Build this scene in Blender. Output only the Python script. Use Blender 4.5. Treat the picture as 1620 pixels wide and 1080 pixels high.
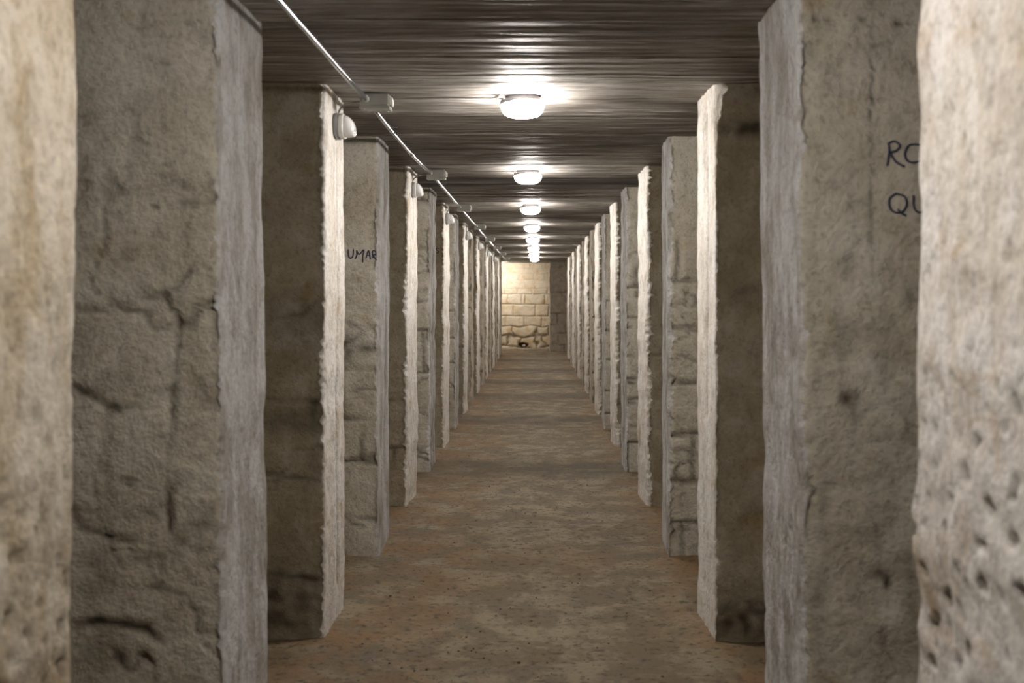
import bpy, bmesh, math, random
from mathutils import Vector, noise

for o in list(bpy.data.objects):
    bpy.data.objects.remove(o)
C = bpy.context.scene.collection
random.seed(11)

# ------------------------------------------------------------------ camera, world, exposure
EYE = 1.415
H = 2.286                       # ceiling height
F = 1800.0
cam_d = bpy.data.cameras.new('camera')
cam = bpy.data.objects.new('camera', cam_d)
C.objects.link(cam)
cam.location = (0, 0, EYE)
cam.rotation_euler = (math.pi/2, 0, 0)
cam_d.sensor_width = 36
cam_d.lens = 40
cam_d.shift_x = -40/1620
cam_d.shift_y = -72/1620
cam_d.clip_start = 0.05
cam_d.dof.use_dof = True
cam_d.dof.focus_distance = 9.0
cam_d.dof.aperture_fstop = 4.0
bpy.context.scene.camera = cam

w = bpy.data.worlds.new('world')
bpy.context.scene.world = w
w.use_nodes = True
w.node_tree.nodes['Background'].inputs[0].default_value = (0.02, 0.02, 0.022, 1)
w.node_tree.nodes['Background'].inputs[1].default_value = 0.1

vs = bpy.context.scene.view_settings
vs.view_transform = 'Standard'
vs.look = 'None'
vs.gamma = 1
vs.use_curve_mapping = False
vs.exposure = 0.0

LAMP = 255.0

# ------------------------------------------------------------------ helpers
def P(px, py, y):
    """point at depth y for a place seen in the photograph"""
    return Vector(((px-850)*y/F, y, EYE + (468-py)*y/F))

def nz(x, y, z, s=1.0, o=0.0):
    return noise.noise(Vector((x*s+o, y*s+o*1.7, z*s-o*0.6)))

def sstep(a, b, x):
    t = max(0.0, min(1.0, (x-a)/(b-a)))
    return t*t*(3-2*t)

def tag(o, label=None, cat=None, group=None, kind=None):
    if label: o['label'] = label
    if cat: o['category'] = cat
    if group: o['group'] = group
    if kind: o['kind'] = kind
    return o

def mesh_obj(name, verts, faces, mat, parent=None, smooth=True, attrs=None):
    me = bpy.data.meshes.new(name)
    me.from_pydata([tuple(v) for v in verts], [], faces)
    me.update()
    if smooth:
        me.polygons.foreach_set('use_smooth', [True]*len(me.polygons))
    if attrs:
        for an, vals in attrs.items():
            a = me.attributes.new(an, 'FLOAT', 'POINT')
            a.data.foreach_set('value', vals)
    me.materials.append(mat)
    o = bpy.data.objects.new(name, me)
    C.objects.link(o)
    if parent: o.parent = parent
    return o

def bm_obj(name, bm, mat, parent=None, smooth=False):
    me = bpy.data.meshes.new(name)
    bmesh.ops.recalc_face_normals(bm, faces=bm.faces)
    bm.to_mesh(me); bm.free()
    if smooth:
        me.polygons.foreach_set('use_smooth', [True]*len(me.polygons))
    me.materials.append(mat)
    o = bpy.data.objects.new(name, me)
    C.objects.link(o)
    if parent: o.parent = parent
    return o

def empty(name, loc):
    o = bpy.data.objects.new(name, None)
    o.empty_display_size = 0.1
    C.objects.link(o)
    o.location = loc
    return o

def tube(pts, r, n=10, flat=None):
    """verts, faces of a tube through pts"""
    V, Fc = [], []
    pts = [Vector(p) for p in pts]
    up = None
    for i, p in enumerate(pts):
        if i == 0: t = pts[1]-p
        elif i == len(pts)-1: t = p-pts[i-1]
        else: t = pts[i+1]-pts[i-1]
        t.normalize()
        if up is None:
            up = Vector((0, 0, 1)) if abs(t.z) < 0.9 else Vector((0, 1, 0))
        a = t.cross(up).normalized()
        b = a.cross(t).normalized()
        up = b
        rr = r[i] if isinstance(r, (list, tuple)) else r
        for k in range(n):
            th = 2*math.pi*k/n
            V.append(p + a*math.cos(th)*rr + b*math.sin(th)*rr)
    for i in range(len(pts)-1):
        for k in range(n):
            Fc.append((i*n+k, i*n+(k+1) % n, (i+1)*n+(k+1) % n, (i+1)*n+k))
    Fc.append(tuple(range(n-1, -1, -1)))
    Fc.append(tuple((len(pts)-1)*n+k for k in range(n)))
    return V, Fc

def smooth_path(ctrl, n=8):
    pts = []
    c = [Vector(p) for p in ctrl]
    c = [c[0]*2-c[1]] + c + [c[-1]*2-c[-2]]
    for i in range(1, len(c)-2):
        for k in range(n):
            t = k/n
            p0, p1, p2, p3 = c[i-1], c[i], c[i+1], c[i+2]
            pts.append(0.5*((2*p1)+(p2-p0)*t+(2*p0-5*p1+4*p2-p3)*t*t+(3*p1-p0-3*p2+p3)*t*t*t))
    pts.append(c[-2])
    return pts

def bevel_box(sx, sy, sz, cx=0, cy=0, cz=0, b=0.004, seg=2):
    bm = bmesh.new()
    bmesh.ops.create_cube(bm, size=1)
    for v in bm.verts:
        v.co = Vector((v.co.x*sx+cx, v.co.y*sy+cy, v.co.z*sz+cz))
    bmesh.ops.bevel(bm, geom=list(bm.edges), offset=b, segments=seg, affect='EDGES')
    return bm

# ------------------------------------------------------------------ node materials
class NT:
    def __init__(s, name):
        s.m = bpy.data.materials.new(name); s.m.use_nodes = True
        s.t = s.m.node_tree; s.n = s.t.nodes; s.l = s.t.links
        s.b = s.n['Principled BSDF']
        s.tc = s.n.new('ShaderNodeTexCoord')
    def set(s, k, v):
        if isinstance(v, bpy.types.NodeSocket): s.l.new(v, s.b.inputs[k])
        else: s.b.inputs[k].default_value = v
    def mapping(s, scale=(1, 1, 1), loc=None, rnd=False):
        m = s.n.new('ShaderNodeMapping')
        m.inputs['Scale'].default_value = scale
        if loc: m.inputs['Location'].default_value = loc
        s.l.new(s.tc.outputs['Object'], m.inputs['Vector'])
        return m.outputs[0]
    def noise(s, vec, scale, detail=4, rough=0.55, dist=0.0):
        n = s.n.new('ShaderNodeTexNoise')
        n.inputs['Scale'].default_value = scale
        n.inputs['Detail'].default_value = detail
        n.inputs['Roughness'].default_value = rough
        n.inputs['Distortion'].default_value = dist
        s.l.new(vec, n.inputs['Vector'])
        return n.outputs['Fac']
    def ramp(s, fac, stops):
        r = s.n.new('ShaderNodeValToRGB')
        el = r.color_ramp.elements
        while len(el) < len(stops): el.new(0.5)
        for e, (p, c) in zip(el, stops):
            e.position = p
            e.color = (c, c, c, 1) if isinstance(c, (int, float)) else (*c, 1)
        s.l.new(fac, r.inputs[0])
        return r.outputs[0]
    def mix(s, fac, a, b, mode='MIX'):
        m = s.n.new('ShaderNodeMix'); m.data_type = 'RGBA'; m.blend_type = mode
        for i, v in ((0, fac), (6, a), (7, b)):
            if isinstance(v, bpy.types.NodeSocket): s.l.new(v, m.inputs[i])
            elif i == 0: m.inputs[0].default_value = v
            else: m.inputs[i].default_value = (*v, 1)
        return m.outputs[2]
    def math(s, op, a, b=0.0):
        m = s.n.new('ShaderNodeMath'); m.operation = op
        for i, v in ((0, a), (1, b)):
            if isinstance(v, bpy.types.NodeSocket): s.l.new(v, m.inputs[i])
            else: m.inputs[i].default_value = v
        return m.outputs[0]
    def attr(s, name):
        a = s.n.new('ShaderNodeAttribute'); a.attribute_name = name
        return a.outputs['Fac']
    def bump(s, h, strength=0.5, dist=0.01):
        b = s.n.new('ShaderNodeBump')
        b.inputs['Strength'].default_value = strength
        b.inputs['Distance'].default_value = dist
        s.l.new(h, b.inputs['Height'])
        s.l.new(b.outputs[0], s.b.inputs['Normal'])

def pier_material(name, front_a, front_b, ochre, end_a, end_b, end_stain, ochre_cut=0.6):
    t = NT(name)
    v = t.mapping()
    vv = t.mapping((1, 1, 0.38))
    big = t.noise(v, 2.1, 5, 0.6, 0.4)
    med = t.noise(v, 7.0, 6, 0.6, 0.2)
    fine = t.noise(v, 60.0, 4, 0.6)
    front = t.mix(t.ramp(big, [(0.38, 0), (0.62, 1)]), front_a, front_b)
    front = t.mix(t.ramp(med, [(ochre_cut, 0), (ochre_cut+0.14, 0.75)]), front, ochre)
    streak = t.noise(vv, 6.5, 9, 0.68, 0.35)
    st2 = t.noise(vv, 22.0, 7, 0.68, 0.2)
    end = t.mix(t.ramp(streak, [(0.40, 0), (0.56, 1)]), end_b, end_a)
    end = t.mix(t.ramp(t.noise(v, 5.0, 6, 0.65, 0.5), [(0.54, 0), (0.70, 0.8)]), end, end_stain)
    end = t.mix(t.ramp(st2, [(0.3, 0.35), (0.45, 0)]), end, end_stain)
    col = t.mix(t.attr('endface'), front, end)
    col = t.mix(t.ramp(fine, [(0.25, 0.45), (0.5, 0)]), col, (0.10, 0.08, 0.055))
    mot = t.noise(v, 8.0, 10, 0.7, 0.12)
    col = t.mix(t.ramp(mot, [(0.30, 0.42), (0.5, 0)]), col, (0.17, 0.145, 0.11))
    col = t.mix(t.ramp(mot, [(0.5, 0.0), (0.68, 0.35)]), col, (0.66, 0.63, 0.57))
    col = t.mix(t.ramp(t.noise(v, 17, 5, 0.6), [(0.62, 0), (0.72, 0.45)]), col, (0.16, 0.13, 0.09))
    col = t.mix(t.attr('dirt'), col, (0.055, 0.045, 0.03))
    t.set('Base Color', col)
    t.set('Roughness', 0.88)
    t.set('Specular IOR Level', 0.25)
    h = t.math('ADD', t.math('MULTIPLY', t.noise(v, 28, 6, 0.65), 1.0), t.math('MULTIPLY', fine, 0.5))
    t.bump(t.math('ADD', h, t.math('MULTIPLY', mot, 2.2)), 0.7, 0.012)
    return t.m

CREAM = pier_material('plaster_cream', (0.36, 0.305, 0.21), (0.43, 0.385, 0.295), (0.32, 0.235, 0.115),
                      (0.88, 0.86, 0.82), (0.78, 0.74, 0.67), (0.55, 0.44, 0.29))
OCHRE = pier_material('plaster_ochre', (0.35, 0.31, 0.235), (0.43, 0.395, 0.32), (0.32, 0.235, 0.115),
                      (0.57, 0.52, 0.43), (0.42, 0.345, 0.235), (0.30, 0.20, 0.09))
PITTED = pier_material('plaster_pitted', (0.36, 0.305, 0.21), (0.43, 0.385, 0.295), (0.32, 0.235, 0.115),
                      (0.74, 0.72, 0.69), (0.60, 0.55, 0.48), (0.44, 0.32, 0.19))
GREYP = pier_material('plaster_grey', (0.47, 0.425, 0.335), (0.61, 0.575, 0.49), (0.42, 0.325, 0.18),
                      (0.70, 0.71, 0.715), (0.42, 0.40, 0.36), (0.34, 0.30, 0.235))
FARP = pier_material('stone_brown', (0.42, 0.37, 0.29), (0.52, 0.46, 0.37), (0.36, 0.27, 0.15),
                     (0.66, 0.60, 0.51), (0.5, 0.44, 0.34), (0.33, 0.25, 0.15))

def wall_material(name, a, b, och):
    t = NT(name)
    v = t.mapping()
    big = t.noise(v, 1.7, 5, 0.6, 0.5)
    col = t.mix(t.ramp(big, [(0.38, 0), (0.62, 1)]), a, b)
    col = t.mix(t.ramp(t.noise(v, 4.5, 6, 0.6, 0.4), [(0.5, 0), (0.68, 0.8)]), col, och)
    col = t.mix(t.attr('dirt'), col, (0.10, 0.07, 0.035))
    t.set('Base Color', col); t.set('Roughness', 0.9); t.set('Specular IOR Level', 0.2)
    t.bump(t.noise(v, 25, 6, 0.65), 0.6, 0.012)
    return t.m
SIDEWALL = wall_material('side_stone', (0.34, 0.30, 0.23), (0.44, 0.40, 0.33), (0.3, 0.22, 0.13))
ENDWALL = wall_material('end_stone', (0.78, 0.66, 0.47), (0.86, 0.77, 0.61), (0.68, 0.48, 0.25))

def ceiling_material():
    t = NT('board_marked_concrete')
    vx = t.mapping((0.55, 14, 1))
    vx2 = t.mapping((1.3, 60, 1))
    v = t.mapping((0.5, 1.1, 1))
    a = t.noise(vx, 3.0, 6, 0.65, 0.3)
    b = t.noise(vx2, 3.2, 5, 0.7, 0.2)
    c = t.noise(v, 1.6, 4, 0.6, 0.6)
    col = t.mix(t.ramp(a, [(0.38, 0), (0.60, 1)]), (0.14, 0.112, 0.08), (0.50, 0.465, 0.42))
    col = t.mix(t.ramp(b, [(0.50, 0), (0.60, 0.8)]), col, (0.72, 0.72, 0.72))
    col = t.mix(t.ramp(b, [(0.36, 0.9), (0.46, 0)]), col, (0.03, 0.025, 0.02))
    col = t.mix(t.ramp(c, [(0.42, 0.0), (0.62, 0.7)]), col, (0.09, 0.07, 0.05))
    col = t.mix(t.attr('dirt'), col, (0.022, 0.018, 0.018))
    t.set('Base Color', col)
    t.set('Roughness', 0.56)
    t.set('Specular IOR Level', 0.45)
    h = t.math('ADD', a, t.math('MULTIPLY', b, 0.6))
    t.bump(h, 0.75, 0.010)
    return t.m
CEIL = ceiling_material()

def floor_material():
    t = NT('packed_earth_floor')
    v = t.mapping()
    big = t.noise(v, 0.9, 5, 0.6, 0.4)
    med = t.noise(t.mapping((1, 0.9, 1)), 3.6, 10, 0.72, 0.2)
    col = t.mix(t.ramp(big, [(0.4, 0), (0.6, 1)]), (0.19, 0.145, 0.088), (0.18, 0.152, 0.11))
    col = t.mix(t.ramp(med, [(0.46, 0), (0.58, 1)]), col, (0.31, 0.262, 0.178))
    col = t.mix(t.math('MULTIPLY', t.attr('rust'), t.ramp(t.noise(t.mapping((1, 0.8, 1)), 3.0, 9, 0.7, 0.2), [(0.4, 0), (0.58, 0.9)])),
                col, (0.24, 0.145, 0.07))
    vo = t.n.new('ShaderNodeTexVoronoi'); vo.inputs['Scale'].default_value = 24
    t.l.new(v, vo.inputs['Vector'])
    sp = t.ramp(vo.outputs['Distance'], [(0.07, 1), (0.13, 0)])
    sp = t.math('MULTIPLY', sp, t.ramp(t.noise(v, 5, 4), [(0.48, 0), (0.56, 0.9)]))
    col = t.mix(sp, col, (0.06, 0.05, 0.035))
    col = t.mix(t.ramp(t.noise(v, 26, 6, 0.7), [(0.36, 0.85), (0.47, 0)]), col, (0.075, 0.058, 0.034))
    col = t.mix(t.math('MULTIPLY', t.attr('dark_band'), t.ramp(t.noise(v, 2.5, 8, 0.7), [(0.3, 0.5), (0.6, 1)])), col, (0.085, 0.068, 0.048))
    t.set('Base Color', col); t.set('Roughness', 0.82); t.set('Specular IOR Level', 0.3)
    t.bump(t.noise(v, 18, 9, 0.72), 0.9, 0.02)
    return t.m
FLOOR = floor_material()

def plain(name, col, rough=0.5, metal=0.0, spec=0.5, vary=0.12, scale=20):
    t = NT(name)
    n = t.noise(t.mapping(), scale, 4)
    t.set('Base Color', t.mix(t.ramp(n, [(0.35, 0), (0.65, 1)]), [c*(1-vary) for c in col], col))
    t.set('Roughness', rough); t.set('Metallic', metal); t.set('Specular IOR Level', spec)
    return t.m
STEEL = plain('galvanised_steel', (0.66, 0.68, 0.75), 0.22, 1.0)
BOXPL = plain('box_plastic', (0.42, 0.42, 0.38), 0.5)
WHITEPL = plain('white_plastic', (0.72, 0.72, 0.69), 0.32)
LENS = plain('ribbed_lens', (0.88, 0.89, 0.90), 0.12, 0.0, 0.8)
GREYPL = plain('grey_plastic', (0.30, 0.30, 0.32), 0.5)
CABLE = plain('grey_cable', (0.30, 0.29, 0.27), 0.5)
INK = plain('blue_ink', (0.035, 0.038, 0.085), 0.7)
PALESTONE = plain('pale_stone', (0.7, 0.66, 0.52), 0.6)
GRIT = plain('dark_grit', (0.09, 0.07, 0.045), 0.9, vary=0.5)

def glow(k=1.0):
    t = NT('lit_diffuser')
    t.set('Base Color', (0.9, 0.88, 0.84, 1)); t.set('Roughness', 0.4)
    t.set('Emission Color', (1.0, 0.93, 0.865, 1))
    t.set('Emission Strength', LAMP*k)
    return t.m
GLOW = glow()
GLOW_END = glow(1.2)

# ------------------------------------------------------------------ the setting
WL, WR = -2.1, 1.95            # niche back walls
Y_END = 30.2
def lerp_list(a, b, step):
    n = max(1, int(round((b-a)/step)))
    return [a+(b-a)*i/n for i in range(n)]

# floor
def build_floor():
    ys = lerp_list(-1.0, 2.5, 0.12)+lerp_list(2.5, 9.0, 0.025)+lerp_list(9.0, 16, 0.06)+lerp_list(16, Y_END+0.3, 0.12)+[Y_END+0.3]
    xs = lerp_list(WL-0.1, -1.0, 0.1)+lerp_list(-1.0, 0.95, 0.03)+lerp_list(0.95, WR+0.1, 0.1)+[WR+0.1]
    V, A, B = [], [], []
    for y in ys:
        for x in xs:
            z = 0.010*nz(x, y, 0, 1.3)+0.006*nz(x, y, 3, 5)+0.003*nz(x, y, 7, 17)+0.0016*nz(x, y, 1, 38)
            edge = max(sstep(-0.55, -0.95, x) if x < 0 else 0, sstep(0.45, 0.8, x) if x > 0 else 0)
            z += 0.012*edge*(0.5+nz(x, y, 9, 3.0)) - 0.006
            V.append((x, y, z))
            r = 0.15+0.9*edge+0.6*sstep(-0.1, -0.6, x)
            r += 0.7*math.exp(-((y-6.15)/0.25)**2)
            A.append(min(1.0, r))
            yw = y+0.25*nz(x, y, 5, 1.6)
            band = 0
            for yc in (9.4, 13.1, 16.2, 18.8, 21.8, 25.2):  # floor colour turns darker in bands across the passage at these depths
                band += sstep(yc-0.75, yc-0.1, yw)*sstep(yc+0.55, yc+0.3, yw)
            B.append(min(1.0, 0.62*band))
    n = len(xs)
    Fc = [(j*n+i, j*n+i+1, (j+1)*n+i+1, (j+1)*n+i) for j in range(len(ys)-1) for i in range(n-1)]
    o = mesh_obj('floor', V, Fc, FLOOR, attrs={'rust': A, 'dark_band': B})
    tag(o, 'packed brown earth floor of the long passage', kind='structure')
build_floor()

# ceiling: board-marked slab, ridges run across the passage
def build_ceiling():
    ys = lerp_list(-1.0, 2.8, 0.05)+lerp_list(2.8, 8.0, 0.008)+lerp_list(8, 14, 0.016)+lerp_list(14, Y_END+0.3, 0.04)+[Y_END+0.3]
    xs = lerp_list(WL-0.1, -0.9, 0.3)+lerp_list(-0.9, 0.8, 0.085)+lerp_list(0.8, WR+0.1, 0.3)+[WR+0.1]
    V, A = [], []
    n = len(xs)
    for y in ys:
        board = noise.cell(Vector((y/0.11, 0.3, 0)))
        for x in xs:
            h = 0.004*board + 0.003*nz(x*0.5, y, 2, 9) + 0.0045*nz(x*0.8, y*32, 5) + 0.0025*nz(x*1.6, y*75, 8)
            h += 0.006*nz(x*0.6, y, 4, 2.0)
            V.append((x, y, H + 0.004 + h))
            d = 0.9*math.exp(-(((x+0.069)/0.045)**4+((y-4.126)/0.035)**4))
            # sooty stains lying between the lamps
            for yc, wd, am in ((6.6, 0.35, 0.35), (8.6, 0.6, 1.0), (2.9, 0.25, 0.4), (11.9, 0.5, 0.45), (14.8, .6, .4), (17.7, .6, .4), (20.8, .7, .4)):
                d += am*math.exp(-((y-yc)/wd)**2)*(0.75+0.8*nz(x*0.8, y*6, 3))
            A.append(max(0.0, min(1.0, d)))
    Fc = [(j*n+i, (j+1)*n+i, (j+1)*n+i+1, j*n+i+1) for j in range(len(ys)-1) for i in range(n-1)]
    o = mesh_obj('ceiling', V, Fc, CEIL, attrs={'dirt': A})
    tag(o, 'dark board-marked concrete ceiling of the passage', kind='structure')
build_ceiling()

def build_side(name, x, label):
    ys = lerp_list(-1.0, Y_END+0.2, 0.09)+[Y_END+0.2]
    zs = lerp_list(-0.05, H+0.03, 0.07)+[H+0.03]
    V, A = [], []
    for y in ys:
        for z in zs:
            ci = math.floor(z/0.27)
            jz = abs(z/0.27-round(z/0.27))*0.27
            off = noise.cell(Vector((ci, 4, 0)))*0.4
            jy = abs((y+off)/0.45-round((y+off)/0.45))*0.45
            g = math.exp(-(min(jz, jy)/0.03)**2)
            s = -1 if x > 0 else 1
            V.append((x+s*(0.015*nz(0, y, z, 3)-0.015*g), y, z))
            A.append(0.6*g)
    n = len(zs)
    Fc = [(j*n+i, j*n+i+1, (j+1)*n+i+1, (j+1)*n+i) for j in range(len(ys)-1) for i in range(n-1)]
    o = mesh_obj(name, V, Fc, SIDEWALL, attrs={'dirt': A})
    tag(o, label, kind='structure')
build_side('wall_left', WL, 'stone wall closing the niches on the left')
build_side('wall_right', WR, 'stone wall closing the niches on the right')

def build_flat(name, y, label):
    xs = lerp_list(WL-0.1, WR+0.1, 0.1)+[WR+0.1]; zs = lerp_list(-0.05, H+0.03, 0.1)+[H+0.03]
    V = [(x, y+0.02*nz(x, 0, z, 2), z) for x in xs for z in zs]
    n = len(zs)
    Fc = [(j*n+i, j*n+i+1, (j+1)*n+i+1, (j+1)*n+i) for j in range(len(xs)-1) for i in range(n-1)]
    tag(mesh_obj(name, V, Fc, SIDEWALL, attrs={'dirt': [0.0]*len(V)}), label, kind='structure')
build_flat('wall_front', -0.9, 'stone wall behind the viewer')

# end wall: squared stone courses above rubble
def zy(v):                       # helper: photograph row -> height on the end wall
    return EYE + (468-v)*Y_END/F
def zx(u):
    return (u-850)*Y_END/F
EW_ROWS = [416, 424, 432, 443, 456, 465, 481, 500, 516, 530, 549]
EW_JOINTS = [[770, 797, 815, 838, 858, 880], [775, 806, 829, 851, 875], [772, 804, 820, 845, 862, 885],
             [770, 801, 830, 846, 872], [775, 797, 818, 842, 866, 890], [770, 803.5, 825.5, 831, 862, 880],
             [776, 811.5, 847, 868, 889], [771, 799, 829, 857, 880], [774, 811, 850, 868, 888],
             [770, 803, 822, 849, 859, 871, 890]]
def endwall_joint(x, z):
    px = 850 + x*F/Y_END; py = 468-(z-EYE)*F/Y_END
    low = sstep(510, 530, py)
    pxw = px + 2.6*nz(x, 0, z, 5)*(0.5+2.6*low)
    pyw = py + 2.2*nz(x, 5, z, 3.3)*(0.5+2.8*low)
    d = 99
    for r in EW_ROWS: d = min(d, abs(pyw-r))
    for i in range(len(EW_ROWS)-1):
        if EW_ROWS[i] <= pyw < EW_ROWS[i+1]:
            base = EW_JOINTS[i]
            for j in base: d = min(d, abs(pxw-j))
            if px < 770 or px > 890:
                k = 26+noise.cell(Vector((i, 2, 0)))*4
                d = min(d, abs(px/k-round(px/k))*k)
    vis = 0.35 + 0.65*sstep(452, 468, py)
    wd = 0.9+1.1*low
    return math.exp(-(d/wd)**2)*vis, low
def build_end():
    xs = lerp_list(WL-0.1, -1.05, 0.06)+lerp_list(-1.05, 0.5, 0.012)+lerp_list(0.5, WR+0.1, 0.1)+[WR+0.1]
    zs = lerp_list(-0.05, H+0.03, 0.012)+[H+0.03]
    V, A = [], []
    hx, hz = zx(828), 0.115
    for x in xs:
        for z in zs:
            g, low = endwall_joint(x, z)
            hole = sstep(1.15, 0.6, math.sqrt(((x-hx)/0.125)**2+((z-hz)/0.075)**2)+0.2*nz(x, 0, z, 14))
            y = Y_END + (0.02+0.03*low)*g - 0.012*nz(x, 1, z, 4)-0.006*nz(x, 1, z, 14) + 0.16*hole - 0.02*low
            V.append((x, y, z))
            A.append(max(0.0, min(1.0, (0.42+0.35*low)*g*(0.7+0.6*nz(x, 2, z, 9)) + 0.9*hole + 0.12*low)))
    n = len(zs)
    Fc = [(j*n+i, j*n+i+1, (j+1)*n+i+1, (j+1)*n+i) for j in range(len(xs)-1) for i in range(n-1)]
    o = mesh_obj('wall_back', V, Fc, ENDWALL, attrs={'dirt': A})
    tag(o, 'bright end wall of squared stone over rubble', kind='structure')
build_end()

# low step of stone in front of the end wall
def build_step():
    xs = lerp_list(-0.98, 0.28, 0.03)+[0.28]
    prof = [(0, 0.0), (0, 0.02), (0.0, 0.05), (0.02, 0.075), (0.12, 0.085), (0.30, 0.09), (0.42, 0.09)]
    V = []
    for x in xs:
        for (dy, z) in prof:
            V.append((x, Y_END-0.42+dy+0.02*nz(x, z, 0, 6), z*(1+0.25*nz(x, dy, 3, 7))*0.6-0.01))
    n = len(prof)
    Fc = [(j*n+i, (j+1)*n+i, (j+1)*n+i+1, j*n+i+1) for j in range(len(xs)-1) for i in range(n-1)]
    o = mesh_obj('trim_1', V, Fc, SIDEWALL, attrs={'dirt': [0.15]*len(V)})
    tag(o, 'low stone ledge along the foot of the end wall', kind='structure')
build_step()

# ------------------------------------------------------------------ piers
COURSES = {}
def courses(key):
    if key not in COURSES:
        r = random.Random(hash(key) % 9973 if not isinstance(key, tuple) else key[0]*37+key[1]*911)
        z, rows = -0.05, []
        while z < 2.4:
            h = r.uniform(0.2, 0.34)
            js, a = [], -r.uniform(0.0, 0.3)
            while a < 2.6:
                a += r.uniform(0.26, 0.52); js.append(a)
            rows.append((z, z+h, js, r.uniform(-1, 1)))
            z += h
        COURSES[key] = rows
    return COURSES[key]

def front_field(key, d, z, stony, cracks, stains):
    """d = distance from the passage-side corner, z = height -> (outward relief, dirt)"""
    o = key[0]*3.1+key[1]*17.0
    h = 0.010*nz(d, 0, z, 2.2, o)+0.005*nz(d, 0, z, 7, o)+0.0025*nz(d, 0, z, 21, o)+0.0012*nz(d, 0, z, 47, o)
    dw = d+0.02*nz(d, 3, z, 6, o); zw = z+0.022*nz(d, 9, z, 5, o)
    g = 0
    for (z0, z1, js, bulge) in courses(key):
        if z0 <= zw < z1:
            m = min(zw-z0, z1-zw)
            for j in js: m = min(m, abs(dw-j))
            g = math.exp(-(m/0.011)**2)
            h += 0.006*bulge*min(1, m/0.03)
            break
    mask = sstep(-0.15, 0.25, nz(d, 20, z, 2.4, o)+stony-0.55*sstep(0.7, 2.1, z))
    rough = sstep(0.0, 0.4, nz(d, 30, z, 1.8, o)+stony*0.6-0.3*sstep(0.9, 2.0, z))
    h -= 0.017*g*mask
    dirt = 0.62*g*mask
    if cracks:
        c1 = abs(nz(d, 40, z, 3.1, o)+0.35*nz(d, 41, z, 11, o))
        lim = sstep(0.0, 0.3, nz(d, 50, z, 2.0, o)+cracks)
        cr = math.exp(-(c1/0.035)**2)*lim*sstep(2.05, 1.6, z)
        h -= 0.010*cr
        dirt = max(dirt, 0.6*cr)
    h += rough*(0.006*nz(d, 60, z, 13, o)+0.004*nz(d, 61, z, 30, o))
    if key in LINES:
        jd, jz = d+0.007*nz(d, 80, z, 19, o), z+0.007*nz(d, 81, z, 17, o)
        lc = line_crack(key, jd, jz)*(0.8+0.5*nz(d, 82, z, 12, o))
        h -= 0.014*lc; dirt = max(dirt, 0.85*lc)
    for (sa, sz, ra, rz, am) in stains:
        q = ((d-sa)/ra)**2+((z-sz)/rz)**2
        if q < 5:
            k = am*math.exp(-q)*(1.0+0.9*nz(d, 70, z, 26, o))
            dirt += k; h -= 0.003*k
    return h, max(0.0, min(0.95, dirt))

LINES = {}
def line_crack(key, d, z):
    m = 0.0
    for (pts, wd, am) in LINES.get(key, ()):
        for (a, b) in zip(pts, pts[1:]):
            dx, dz = b[0]-a[0], b[1]-a[1]
            t = max(0, min(1, ((d-a[0])*dx+(z-a[1])*dz)/(dx*dx+dz*dz+1e-9)))
            q = ((d-a[0]-dx*t)**2+(z-a[1]-dz*t)**2)/(wd*wd)
            if q < 6: m = max(m, am*math.exp(-q))
    return m
def end_field(key, s, z, grooves, lumpy):
    o = key[0]*5.3+key[1]*23.0
    h = 0.006*nz(0, s, z*0.5, 3, o)+0.003*nz(0, s, z*0.35, 16, o)+0.0018*nz(0, s, z*0.4, 45, o)+0.003*nz(0, s, z, 9, o)
    dirt = 0.0
    if lumpy:
        bot = sstep(1.6, 0.6, z)
        v = nz(1, s, z, 14, o)
        h += lumpy*(0.4+bot)*(0.006*nz(2, s, z, 10, o)+0.004*v)
        pit = sstep(0.30, 0.5, nz(5, s, z, 30, o))*(0.25+bot)
        h -= 0.010*pit*lumpy; dirt += 0.45*pit*lumpy
    for (sg, wd, dep, z0, z1) in grooves:
        sgw = sg+0.010*nz(0, 0, z, 3.5, o)+0.004*nz(0, 0, z, 17, o)
        m = math.exp(-((s-sgw)/wd)**2)*sstep(z0-0.05, z0+0.05, z)*sstep(z1+0.05, z1-0.05, z)*(0.65+0.6*nz(0, 7, z, 6, o))
        h -= dep*m; dirt += 0.55*m
    return h, max(0.0, min(0.95, dirt))

PIERS = {}
def ordinal(n):
    return ['nearest', 'second', 'third', 'fourth', 'fifth', 'sixth', 'seventh', 'eighth', 'ninth', 'tenth', 'eleventh',
            'twelfth', 'thirteenth', 'fourteenth', 'fifteenth', 'sixteenth', 'seventeenth', 'eighteenth', 'nineteenth', 'twentieth'][n]

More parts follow.
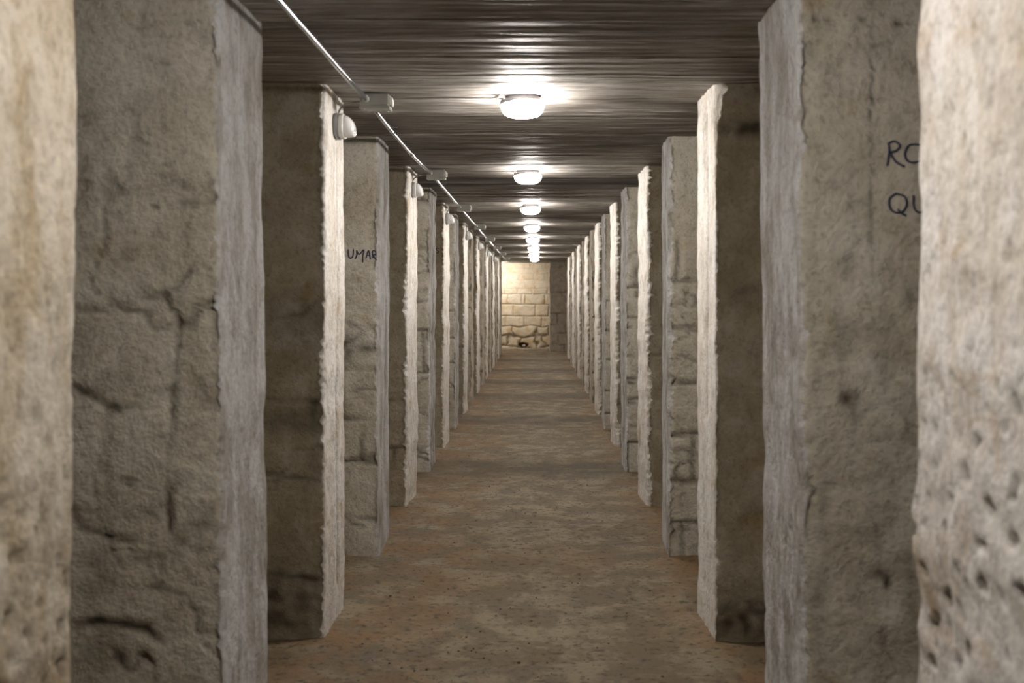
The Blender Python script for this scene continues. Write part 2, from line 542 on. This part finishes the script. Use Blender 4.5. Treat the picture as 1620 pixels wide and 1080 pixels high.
def pier(side, k, y0, y1, an, af, mat, dz=0.02, ds=0.02, b0=0.014, lean=0.0, grooves=(), stony=0.1, cracks=0.0,
         stains=(), lumpy=0.0, flare=0.0, wob=0.004, label='', back=None):
    key = (k, 1 if side > 0 else 2)
    back = back or (abs(WL) if side < 0 else WR)
    D = back - an + 0.03
    ww = 0.55
    fd = lerp_list(0, min(ww, D), ds)+lerp_list(min(ww, D), D, 0.12)+[D]      # front distances
    th = y1-y0
    es = lerp_list(0, th, ds*1.0)+[th]
    bd = lerp_list(0, D, 0.15)+[D]
    zs = lerp_list(-0.04, H+0.035, dz)+[H+0.035]
    V, AE, AD = [], [], []
    o = key[0]*7.7+key[1]*3.3
    for z in zs:
        ln = lean*(z-1.14)+wob*nz(0, 0, z, 2.5, o)+wob*0.8*nz(0, 1, z, 9, o)
        b = b0*(0.75+0.8*nz(0, 2, z, 5, o)+0.9*max(0, nz(0, 3, z, 23, o))+2.0*max(0, nz(0, 4, z, 57, o)))
        b += flare*sstep(2.12, 2.24, z)*(1+nz(0, 5, z, 40, o))
        b = max(0.003, b)
        b2 = 0.010*(1+0.8*nz(0, 6, z, 12, o))
        row = []
        def cm(s): return an+(af-an)*s/th+ln
        # front face, from the niche wall to the corner
        for d in reversed(fd):
            dd = b+d*(1-b/D)
            h, dr = front_field(key, dd, z, stony, cracks, stains)
            fadeh = min(1.0, dd/0.02)
            row.append((an+ln+dd, y0-h*fadeh, 0.0, dr))
        # broken corner
        eb, de = end_field(key, 0, z, grooves, lumpy)
        jit = 0.25*b*nz(3, 3, z, 70, o)
        row.append((an+ln+b*0.97, y0+0.001, 1.0, 0.05))
        row.append((an+ln+b*0.48+jit, y0+b*0.22, 1.0, 0.0))
        row.append((an+ln+b*0.16, y0+b*0.55, 1.0, 0.0))
        for s in es:
            ss = b+s*(1-(b+b2)/th)
            h, dr = end_field(key, ss, z, grooves, lumpy)
            row.append((cm(ss)-h, y0+ss, 1.0, dr))
        row.append((cm(th)+b2*0.4, y1-b2*0.3, 1.0, 0.0))
        for d in bd:
            row.append((cm(th)+b2+d*(1-b2/D), y1+0.008*nz(d, 0, z, 4, o), 0.0, 0.1))
        for (a, y, e, dr) in row:
            V.append((side*a, y, z)); AE.append(e); AD.append(dr)
    n = len(row)
    Fc = []
    for j in range(len(zs)-1):
        for i in range(n-1):
            q = (j*n+i, j*n+i+1, (j+1)*n+i+1, (j+1)*n+i)
            Fc.append(q if side > 0 else q[::-1])
    ob = mesh_obj('stone_pier', V, Fc, mat, attrs={'endface': AE, 'dirt': AD})
    tag(ob, label, 'pier', 'piers on the left of the passage' if side < 0 else 'piers on the right of the passage')
    PIERS[(side, k)] = dict(ob=ob, y0=y0, y1=y1, an=an, af=af, key=key, stony=stony, cracks=cracks, stains=stains, lean=lean)
    return ob

def f1r_st(px, py, rx, ry, am):
    p = P(px, py, 3.14)
    return (p.x-0.722, p.z, rx*3.14/F, ry*3.14/F, am)
def f1l_st(px, py, rx, ry, am):
    p = P(px, py, 3.14)
    return (-p.x-0.869, p.z, rx*3.14/F, ry*3.14/F, am)

ST_R1 = [f1r_st(*a) for a in (
    (1293, 30, 5, 7, .7), (1313, 33, 6, 7, .55), (1365, 31, 8, 6, .6), (1424, 38, 6, 6, .85), (1441, 37, 3, 2, .5), (1398, 25, 3, 3, .4),
    (1372, 76, 4, 3, .8), (1391, 71, 6, 3, .8), (1409, 64, 3, 3, .6), (1362, 68, 3, 3, .4), (1436, 61, 3, 3, .5), (1285, 85, 9, 14, .35),
    (1449, 110, 5, 4, .8), (1294, 285, 3, 4, .7), (1383, 70, 2.0, 130, .45), (1381, 260, 2.2, 170, .55), (1384, 155, 5, 8, .3),
    (1340, 630, 11, 13, .8), (1352, 655, 8, 22, .55), (1355, 628, 6, 10, .5), (1395, 905, 22, 12, .75), (1400, 925, 7, 12, .8), (1425, 880, 14, 10, .6),
    (1392, 1010, 8, 22, .55), (1385, 845, 12, 18, .4), (1345, 430, 9, 30, .25), (1440, 465, 9, 20, .45), (1300, 800, 10, 70, .28),
    (1330, 545, 12, 70, .22), (1400, 560, 14, 60, .25), (1440, 690, 14, 50, .3), (1410, 780, 12, 70, .22), (1290, 960, 14, 60, .3),
    (1290, 620, 10, 40, .2), (1440, 950, 16, 70, .35), (1350, 320, 9, 50, .15), (1390, 585, 3, 3, .7), (1294, 770, 6, 3, .35), (1320, 765, 14, 5, .22))]
ST_L1 = [f1l_st(*a) for a in (
    (250, 326, 5, 4, .9), (302, 322, 24, 6, .45), (225, 45, 8, 5, .35), (303, 35, 6, 4, .5), (140, 288, 6, 5, .5), (160, 490, 34, 5, .4),
    (140, 620, 22, 10, .6), (182, 645, 14, 9, .75), (270, 640, 4, 60, .5), (268, 470, 10, 14, .4), (285, 500, 5, 34, .55),
    (266, 790, 5, 50, .55), (165, 985, 45, 10, .8), (230, 990, 18, 8, .55), (150, 930, 28, 22, .3), (190, 852, 25, 5, .4),
    (160, 1040, 50, 30, .45), (230, 930, 22, 7, .5), (140, 250, 22, 160, .25), (135, 560, 14, 60, .3), (155, 880, 30, 60, .25),
    (205, 215, 40, 60, .10), (340, 300, 4, 20, .5), (205, 400, 12, 30, .25), (225, 450, 14, 20, .3), (320, 600, 20, 60, .12))]

def pxline(y, an, pts, wd, am):
    return ([(abs(P(u, v, y).x)-an, P(u, v, y).z) for (u, v) in pts], wd, am)
LINES[(1, 2)] = [pxline(3.14, .869, p, wd, am) for (p, wd, am) in (
    ([(112, 606), (140, 626), (165, 640), (185, 646)], .007, .9), ([(185, 646), (215, 640), (223, 652)], .006, .5),
    ([(308, 424), (286, 452), (264, 464), (268, 488), (284, 508), (281, 560), (277, 600), (275, 640), (273, 705)], .006, .8),
    ([(272, 775), (266, 800), (265, 840)], .009, .9), ([(160, 850), (210, 856)], .006, .7),
    ([(200, 868), (206, 882), (232, 895)], .008, .6), ([(112, 992), (150, 984), (200, 990), (228, 1000), (250, 1016)], .009, .9),
    ([(120, 486), (165, 492), (195, 480), (260, 466)], .008, .5), ([(282, 748), (284, 765), (268, 780), (246, 774)], .007, .6),
    ([(346, 288), (352, 300), (346, 318)], .007, .6), ([(262, 276), (284, 286), (296, 300)], .005, .5), ([(205, 225), (216, 215), (238, 228)], .004, .35),
    ([(165, 700), (150, 780), (166, 850)], .007, .45), ([(190, 755), (205, 768)], .006, .6), ([(215, 1040), (232, 1052)], .007, .7),
    ([(255, 975), (262, 990), (258, 1000)], .007, .5))]
LINES[(3, 2)] = [pxline(6.2, .866, p, wd, am) for (p, wd, am) in (
    ([(545, 732), (575, 722), (600, 722)], .008, .7), ([(588, 722), (598, 722)], .014, 1.0), ([(540, 742), (556, 738), (572, 730)], .008, .6),
    ([(542, 815), (556, 830), (575, 833)], .010, .8), ([(546, 544), (560, 538), (574, 524)], .010, .7), ([(546, 508), (556, 516), (568, 520)], .012, .6),
    ([(584, 516), (600, 518)], .020, .6), ([(545, 618), (580, 616), (600, 614)], .008, .5))]
LINES[(2, 2)] = [pxline(4.7, .872, p, wd, am) for (p, wd, am) in (
    ([(430, 760), (470, 752), (505, 758)], .010, .7), ([(422, 630), (505, 634)], .012, .55), ([(430, 505), (480, 498), (508, 470)], .012, .4),
    ([(425, 905), (505, 915)], .012, .5))]
LINES[(3, 1)] = [pxline(6.2, .712, p, wd, am) for (p, wd, am) in (
    ([(1060, 485), (1080, 480), (1100, 487)], .010, .6), ([(1058, 512), (1070, 520), (1100, 514)], .010, .8), ([(1062, 575), (1078, 562), (1104, 572)], .010, .6),
    ([(1058, 715), (1080, 711), (1104, 722)], .012, .7), ([(1066, 840), (1090, 838)], .014, .6))]
LINES[(5, 1)] = [pxline(9.15, .712, p, wd, am) for (p, wd, am) in (
    ([(991, 519), (1000, 518)], .012, 1), ([(990, 561), (1004, 563)], .010, .7), ([(990, 598), (1004, 599)], .014, 1), ([(992, 605), (1002, 606)], .014, 1),
    ([(992, 637), (1004, 637)], .016, 1), ([(990, 679), (1006, 675)], .014, .8))]
Y0 = lambda k: 4.70 + 1.483*(k-2)
def std_label(side, k):
    s = 'left' if side < 0 else 'right'
    q = ordinal(k)
    if k % 2 == 0:
        extra = ('cream lamplit edge under a white fitting' if side < 0 and k < 16 else 'bright ragged lamplit mortar edge')
    else:
        extra = 'grey edge between two lamps'
    return f'{q} {s} pier from the camera, {extra}'

RAG = {'dz': 0.011, 'ds': 0.02}
# nearest pair
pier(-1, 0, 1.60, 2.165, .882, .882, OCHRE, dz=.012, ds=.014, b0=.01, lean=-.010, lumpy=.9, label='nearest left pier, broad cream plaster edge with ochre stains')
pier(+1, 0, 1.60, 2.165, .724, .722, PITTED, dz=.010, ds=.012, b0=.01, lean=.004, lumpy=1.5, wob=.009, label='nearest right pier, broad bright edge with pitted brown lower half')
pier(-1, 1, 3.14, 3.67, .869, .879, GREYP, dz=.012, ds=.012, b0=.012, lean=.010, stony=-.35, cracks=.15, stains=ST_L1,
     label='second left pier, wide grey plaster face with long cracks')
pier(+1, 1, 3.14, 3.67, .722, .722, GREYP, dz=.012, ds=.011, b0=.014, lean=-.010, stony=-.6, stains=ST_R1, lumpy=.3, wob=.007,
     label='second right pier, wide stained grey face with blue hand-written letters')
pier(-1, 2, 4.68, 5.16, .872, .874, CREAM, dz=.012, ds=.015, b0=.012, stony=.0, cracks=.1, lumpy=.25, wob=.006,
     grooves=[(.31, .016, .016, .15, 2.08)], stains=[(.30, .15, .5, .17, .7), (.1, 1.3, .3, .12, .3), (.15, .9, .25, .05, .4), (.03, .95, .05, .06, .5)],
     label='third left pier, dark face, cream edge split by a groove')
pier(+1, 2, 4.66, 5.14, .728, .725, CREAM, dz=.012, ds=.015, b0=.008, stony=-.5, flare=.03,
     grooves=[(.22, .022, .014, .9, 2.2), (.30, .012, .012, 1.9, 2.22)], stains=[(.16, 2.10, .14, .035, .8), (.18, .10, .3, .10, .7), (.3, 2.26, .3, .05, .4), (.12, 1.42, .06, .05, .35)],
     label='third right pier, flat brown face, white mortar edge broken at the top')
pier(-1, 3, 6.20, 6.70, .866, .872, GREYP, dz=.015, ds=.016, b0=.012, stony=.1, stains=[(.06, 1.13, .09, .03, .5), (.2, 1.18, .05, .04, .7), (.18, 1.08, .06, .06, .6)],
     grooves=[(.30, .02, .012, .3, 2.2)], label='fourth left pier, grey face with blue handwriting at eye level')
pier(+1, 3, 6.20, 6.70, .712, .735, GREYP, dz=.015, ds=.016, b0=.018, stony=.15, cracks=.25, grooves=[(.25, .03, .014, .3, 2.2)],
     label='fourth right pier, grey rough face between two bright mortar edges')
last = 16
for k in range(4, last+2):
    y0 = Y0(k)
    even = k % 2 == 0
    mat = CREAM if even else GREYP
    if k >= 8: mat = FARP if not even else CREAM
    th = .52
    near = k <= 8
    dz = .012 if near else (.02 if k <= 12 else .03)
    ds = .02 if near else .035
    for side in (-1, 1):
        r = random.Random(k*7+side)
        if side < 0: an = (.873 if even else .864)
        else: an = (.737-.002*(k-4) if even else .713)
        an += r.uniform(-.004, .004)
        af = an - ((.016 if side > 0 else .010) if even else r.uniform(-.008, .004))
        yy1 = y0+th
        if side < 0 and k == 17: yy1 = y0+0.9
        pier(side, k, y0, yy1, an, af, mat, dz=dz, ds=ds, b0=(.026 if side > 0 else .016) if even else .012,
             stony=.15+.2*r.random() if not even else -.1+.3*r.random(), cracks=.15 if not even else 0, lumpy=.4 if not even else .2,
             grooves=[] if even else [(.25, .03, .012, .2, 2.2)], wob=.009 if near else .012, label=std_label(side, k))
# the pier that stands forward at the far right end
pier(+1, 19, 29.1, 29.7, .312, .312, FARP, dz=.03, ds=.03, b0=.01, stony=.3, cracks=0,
     label='brown block pier standing forward beside the bright end wall')

# ------------------------------------------------------------------ handwriting
def surf(side, k, x, z, off=0.0015):
    p = PIERS[(side, k)]
    d = side*x - p['an'] - p['lean']*(z-1.14)
    h, _ = front_field(p['key'], max(d, 0.01), z, p['stony'], p['cracks'], p['stains'])
    return p['y0']-h-off

def writing(side, k, ref_y, letters, r, label):
    for strokes in letters:
        V, Fc = [], []
        for st in strokes:
            if len(st) > 2: pts = smooth_path([P(u, v, ref_y) for (u, v) in st], 5)
            else:
                a, b = [P(u, v, ref_y) for (u, v) in st]
                pts = [a.lerp(b, t/6) for t in range(7)]
            pp = [Vector((p.x, surf(side, k, p.x, p.z), p.z)) for p in pts]
            v, f = tube(pp, r, 6)
            c = len(V)
            V += v; Fc += [tuple(i+c for i in q) for q in f]
        o = mesh_obj('painted_letter', V, Fc, INK, parent=PIERS[(side, k)]['ob'])
        o['label'] = label
writing(1, 1, 3.14, [
    [[(1404, 262), (1407, 240), (1406, 226)], [(1406, 226), (1416, 223), (1424, 230), (1418, 238), (1408, 241)], [(1408, 240), (1418, 256), (1431, 264)]],
    [[(1449, 228), (1438, 230), (1432, 241), (1434, 252), (1443, 257), (1455, 254), (1462, 243), (1458, 231), (1449, 228)]],
    [[(1417, 306), (1407, 314), (1407, 328), (1415, 336), (1426, 335), (1433, 324), (1430, 311), (1417, 306)], [(1419, 331), (1426, 338), (1432, 341)]],
    [[(1444, 309), (1445, 327), (1452, 336), (1461, 331), (1464, 310)]]], 0.0031, 'dark blue hand-painted letter')
writing(-1, 3, 6.20, [
    [[(550.5, 394), (551, 404), (554, 408), (558, 405), (559, 394)]],
    [[(562, 409), (564.5, 402), (564, 396), (568, 402), (575, 395), (574, 404), (573.5, 415)]],
    [[(579, 408), (583, 396), (586, 410)], [(581, 404), (585.5, 404)]],
    [[(590, 408), (589.5, 397), (594, 397.5), (594, 402), (590, 403.5), (596, 411)]]], 0.0036, 'dark blue handwritten letter')
writing(-1, 6, 10.64, [[[(694, 393), (690.5, 392.5), (690, 395), (693.5, 397), (693, 400), (689, 399.5)]]], 0.004, 'small dark blue letter')

# ------------------------------------------------------------------ ceiling lights
def ceiling_light(y, x, label, lit=None):
    t = empty('ceiling_light', (x, y, H))
    tag(t, label, 'ceiling light', 'oval ceiling lights down the passage')
    n = 28
    # base housing
    def ring(rx, ry, z):
        return [Vector((math.copysign(abs(math.cos(a))**0.8, math.cos(a))*rx, math.copysign(abs(math.sin(a))**0.8, math.sin(a))*ry, z))
                for a in [2*math.pi*i/n for i in range(n)]]
    def loft(rings, cap0=True, cap1=True):
        V = [v for r in rings for v in r]; Fc = []
        for j in range(len(rings)-1):
            for i in range(n):
                Fc.append((j*n+i, (j+1)*n+i, (j+1)*n+(i+1) % n, j*n+(i+1) % n))
        if cap0: Fc.append(tuple(range(n)))
        if cap1: Fc.append(tuple((len(rings)-1)*n+i for i in reversed(range(n))))
        return V, Fc
    V, Fc = loft([ring(.074, .050, .012), ring(.078, .054, -.010), ring(.088, .062, -.016), ring(.088, .062, -.022)])
    mesh_obj('base', V, Fc, GREYPL, t)
    V, Fc = loft([ring(.080, .056, -.0215), ring(.092, .067, -.028), ring(.095, .070, -.040), ring(.092, .067, -.055), ring(.083, .059, -.070),
                  ring(.066, .045, -.082), ring(.042, .028, -.089), ring(.015, .01, -.091)])
    mesh_obj('diffuser', V, Fc, lit or GLOW, t)
    # small hood over the left half of the rim
    V, Fc = [], []
    m = 14
    for i in range(m+1):
        a = math.radians(100+160*i/m)
        dx, dy = math.cos(a), math.sin(a)
        lo = -.040 + .016*abs(i-m/2)/(m/2)
        for (q, z) in ((.094, -.014), (.099, -.018), (.1, lo), (.097, lo)):
            V.append(Vector((dx*q, dy*(q-.024), z)))
    for i in range(m):
        for j in range(4):
            Fc.append((i*4+j, i*4+(j+1) % 4, (i+1)*4+(j+1) % 4, (i+1)*4+j))
    Fc += [(0, 1, 2, 3), tuple(m*4+j for j in (3, 2, 1, 0))]
    mesh_obj('hood', V, Fc, GREYPL, t, smooth=False)

LIGHT_Y = {}
for k in range(0, last+1, 2):
    LIGHT_Y[k] = 1.9 if k == 0 else (4.99 if k == 2 else Y0(k)+.27)
    nth = ordinal(k//2 - 1) if k > 0 else ''
    lb = ('glowing oval ceiling light overhead, above the top edge of the photo' if k == 0 else
          f'glowing oval ceiling light, {nth} of those in view from the camera')
    ceiling_light(LIGHT_Y[k], -.065, lb)
ceiling_light(29.42, -1.06, 'ceiling light round the far left corner, only its glow on the end wall seen', GLOW_END)

# ------------------------------------------------------------------ junction boxes, conduit, wall fittings, cables
CX = -.735
def jbox(y, label):
    t = empty('junction_box', (-.700, y, H))
    tag(t, label, 'junction box', 'junction boxes on the ceiling')
    bm_obj('body', bevel_box(.128, .09, .054, 0, 0, -.027, .006), BOXPL, t)
    bm_obj('lid', bevel_box(.134, .096, .012, 0, 0, -.059, .004), BOXPL, t)
    bm = bevel_box(.012, .06, .036, .069, 0, -.030, .003)
    o = bm_obj('end_flange', bm, WHITEPL, t); o['label'] = 'pale end flange'
    for s in (-1, 1):
        v, f = tube([(CX+.7, s*.044, -.025), (CX+.7, s*.066, -.025)], .014, 12)
        mesh_obj('cable_gland', v, f, BOXPL, t)
    for sx in (-.05, .05):
        for sy in (-.034, .034):
            v, f = tube([(sx, sy, -.064), (sx, sy, -.067)], .004, 8)
            mesh_obj('screw', v, f, STEEL, t)

def conduit(ya, yb, label, i):
    n = 10
    pts = []
    for j in range(n+1):
        t = j/n; y = ya+(yb-ya)*t
        s = math.sin(math.pi*t)
        pts.append(Vector((CX+.012*s*(1 if i % 2 else -1)*nz(i, 0, 0, 1.37)*2, y, H-.025-.006*s-0.002*abs(nz(t*2, i, 0)))))
    v, f = tube(pts, .0105, 14)
    o = mesh_obj('conduit_pipe', v, f, STEEL)
    tag(o, label, 'conduit', 'metal conduit lengths along the ceiling')
    mid = pts[6]
    # coupling sleeve and saddle clip
    a, b = pts[6], pts[6]+(pts[7]-pts[6])*.28
    v, f = tube([a, b], .0135, 14)
    mesh_obj('coupling', v, f, STEEL, o)
    c = pts[3]
    bm = bevel_box(.055, .016, .004, c.x, c.y, H-.004, .001)
    for q in range(7):
        th = math.pi*q/6
        bmx = bevel_box(.007, .016, .004, c.x+math.cos(th)*.0125, c.y, c.z-math.sin(th)*.0125, .0005, 1)
        me = bpy.data.meshes.new('tmp'); bmx.to_mesh(me); bmx.free(); bm.from_mesh(me); bpy.data.meshes.remove(me)
    bm_obj('saddle_clip', bm, STEEL, o)

def wall_fitting(y, a, label):
    t = empty('wall_fitting', (-a, y, 2.150))
    tag(t, label, 'wall light', 'white wall fittings on the left piers')
    n = 26
    def ring(ry, rz, x, sh=0.0):
        return [Vector((x, math.copysign(abs(math.cos(q))**.75, math.cos(q))*ry, math.copysign(abs(math.sin(q))**.75, math.sin(q))*rz+sh))
                for q in [2*math.pi*i/n for i in range(n)]]
    def loft(rings):
        V = [v for r in rings for v in r]; Fc = []
        for j in range(len(rings)-1):
            for i in range(n):
                Fc.append((j*n+i, j*n+(i+1) % n, (j+1)*n+(i+1) % n, (j+1)*n+i))
        Fc.append(tuple(reversed(range(n)))); Fc.append(tuple((len(rings)-1)*n+i for i in range(n)))
        return V, Fc
    V, Fc = loft([ring(.072, .054, -.012), ring(.076, .057, .004), ring(.076, .057, .010)])
    mesh_obj('back_plate', V, Fc, GREYPL, t)
    V, Fc = loft([ring(.070, .052, .0095), ring(.072, .054, .028), ring(.066, .050, .034)])
    mesh_obj('housing', V, Fc, WHITEPL, t)
    V, Fc = loft([ring(.063, .047, .033), ring(.062, .046, .044, -.001), ring(.056, .041, .058, -.005), ring(.048, .032, .070, -.012), ring(.038, .020, .077, -.018)])
    d = mesh_obj('cover', V, Fc, LENS, t)
    bm = bmesh.new()
    for q in range(4):
        z = -.006-q*.0095
        bmx = bevel_box(.010, .062-.004*q, .0045, (.072, .078, .077, .070)[q]-.002, 0, z-.006, .0015, 1)
        me = bpy.data.meshes.new('tmp'); bmx.to_mesh(me); bmx.free(); bm.from_mesh(me); bpy.data.meshes.remove(me)
    bm_obj('louvre_ribs', bm, LENS, d)

def cable(pts, r, label, name='cable', grp='thin cables between fittings'):
    v, f = tube(smooth_path(pts, 8), r, 8)
    o = mesh_obj(name, v, f, CABLE)
    tag(o, label, 'cable', grp)

prev = 0.0
for i, k in enumerate(range(2, last+1, 2)):
    y = LIGHT_Y[k]-.05
    q = ordinal(i)
    jbox(y, f'grey plastic junction box on the metal conduit, {q} from the camera')
    conduit(prev, y-.06, ('nearest shiny metal conduit length, crossing the top edge of the photo' if i == 0 else
            f'metal conduit length ending at the {q} junction box'), i)
    prev = y+.06
    if k <= 14:
        a = PIERS[(-1, k)]['an']
        wall_fitting(y+.0, a-.004, f'white plastic wall fitting, {q} from the camera on the left piers')
        cable([(-.762, y, H-.03), (-.80, y-.005, H-.035), (-.845, y-.01, 2.235), (-a+.012, y-.01, 2.205), (-a+.018, y-.005, 2.19)], .0042,
              f'short curved cable above the {q} wall fitting from the camera', grp='short curved cables to the wall fittings')
    cable([(-.63, y, H-.02), (-.5, y+.003, H-.012), (-.3, y-.002, H-.011), (-.145, y+.02, H-.012)], .004,
          f'straight thin cable feeding the {q} ceiling light in view', grp='thin cables to the ceiling lights')
conduit(prev, 29.4, 'farthest metal conduit length, running towards the end wall', 9)

# ------------------------------------------------------------------ pale stone in the hole, grit on the floor
def pebble(bm, c, r, seed, flat=.7, sub=1):
    res = bmesh.ops.create_icosphere(bm, subdivisions=sub, radius=1)
    for v in res['verts']:
        k = 1+.3*nz(v.co.x, v.co.y, v.co.z, 1.3, seed)
        v.co = Vector((v.co.x*r*k+c[0], v.co.y*r*k*1.1+c[1], v.co.z*r*k*flat+c[2]))
bm = bmesh.new()
pebble(bm, (0, 0, 0.03), .045, 3, .7, 3)
o = bm_obj('stone', bm, PALESTONE, smooth=True)
o.location = (zx(829), Y_END+.01, 0.065)
tag(o, 'small pale stone in the dark hole at the foot of the end wall', 'stone')

bm = bmesh.new()
r = random.Random(5)
for i in range(420):
    y = 4.2+ (r.random()**1.6)*16
    x = r.uniform(-.72, .62)
    rad = r.uniform(.002, .0055)*(1 if r.random() < .95 else 1.6)
    z = 0.010*nz(x, y, 0, 1.3)+0.006*nz(x, y, 3, 5)+0.003*nz(x, y, 7, 17)-.006
    pebble(bm, (x, y, z+rad*.4), rad, i, .6, 1)
o = bm_obj('floor_grit', bm, GRIT)
tag(o, 'dark crumbs of earth and grit scattered over the floor', 'grit', kind='stuff')
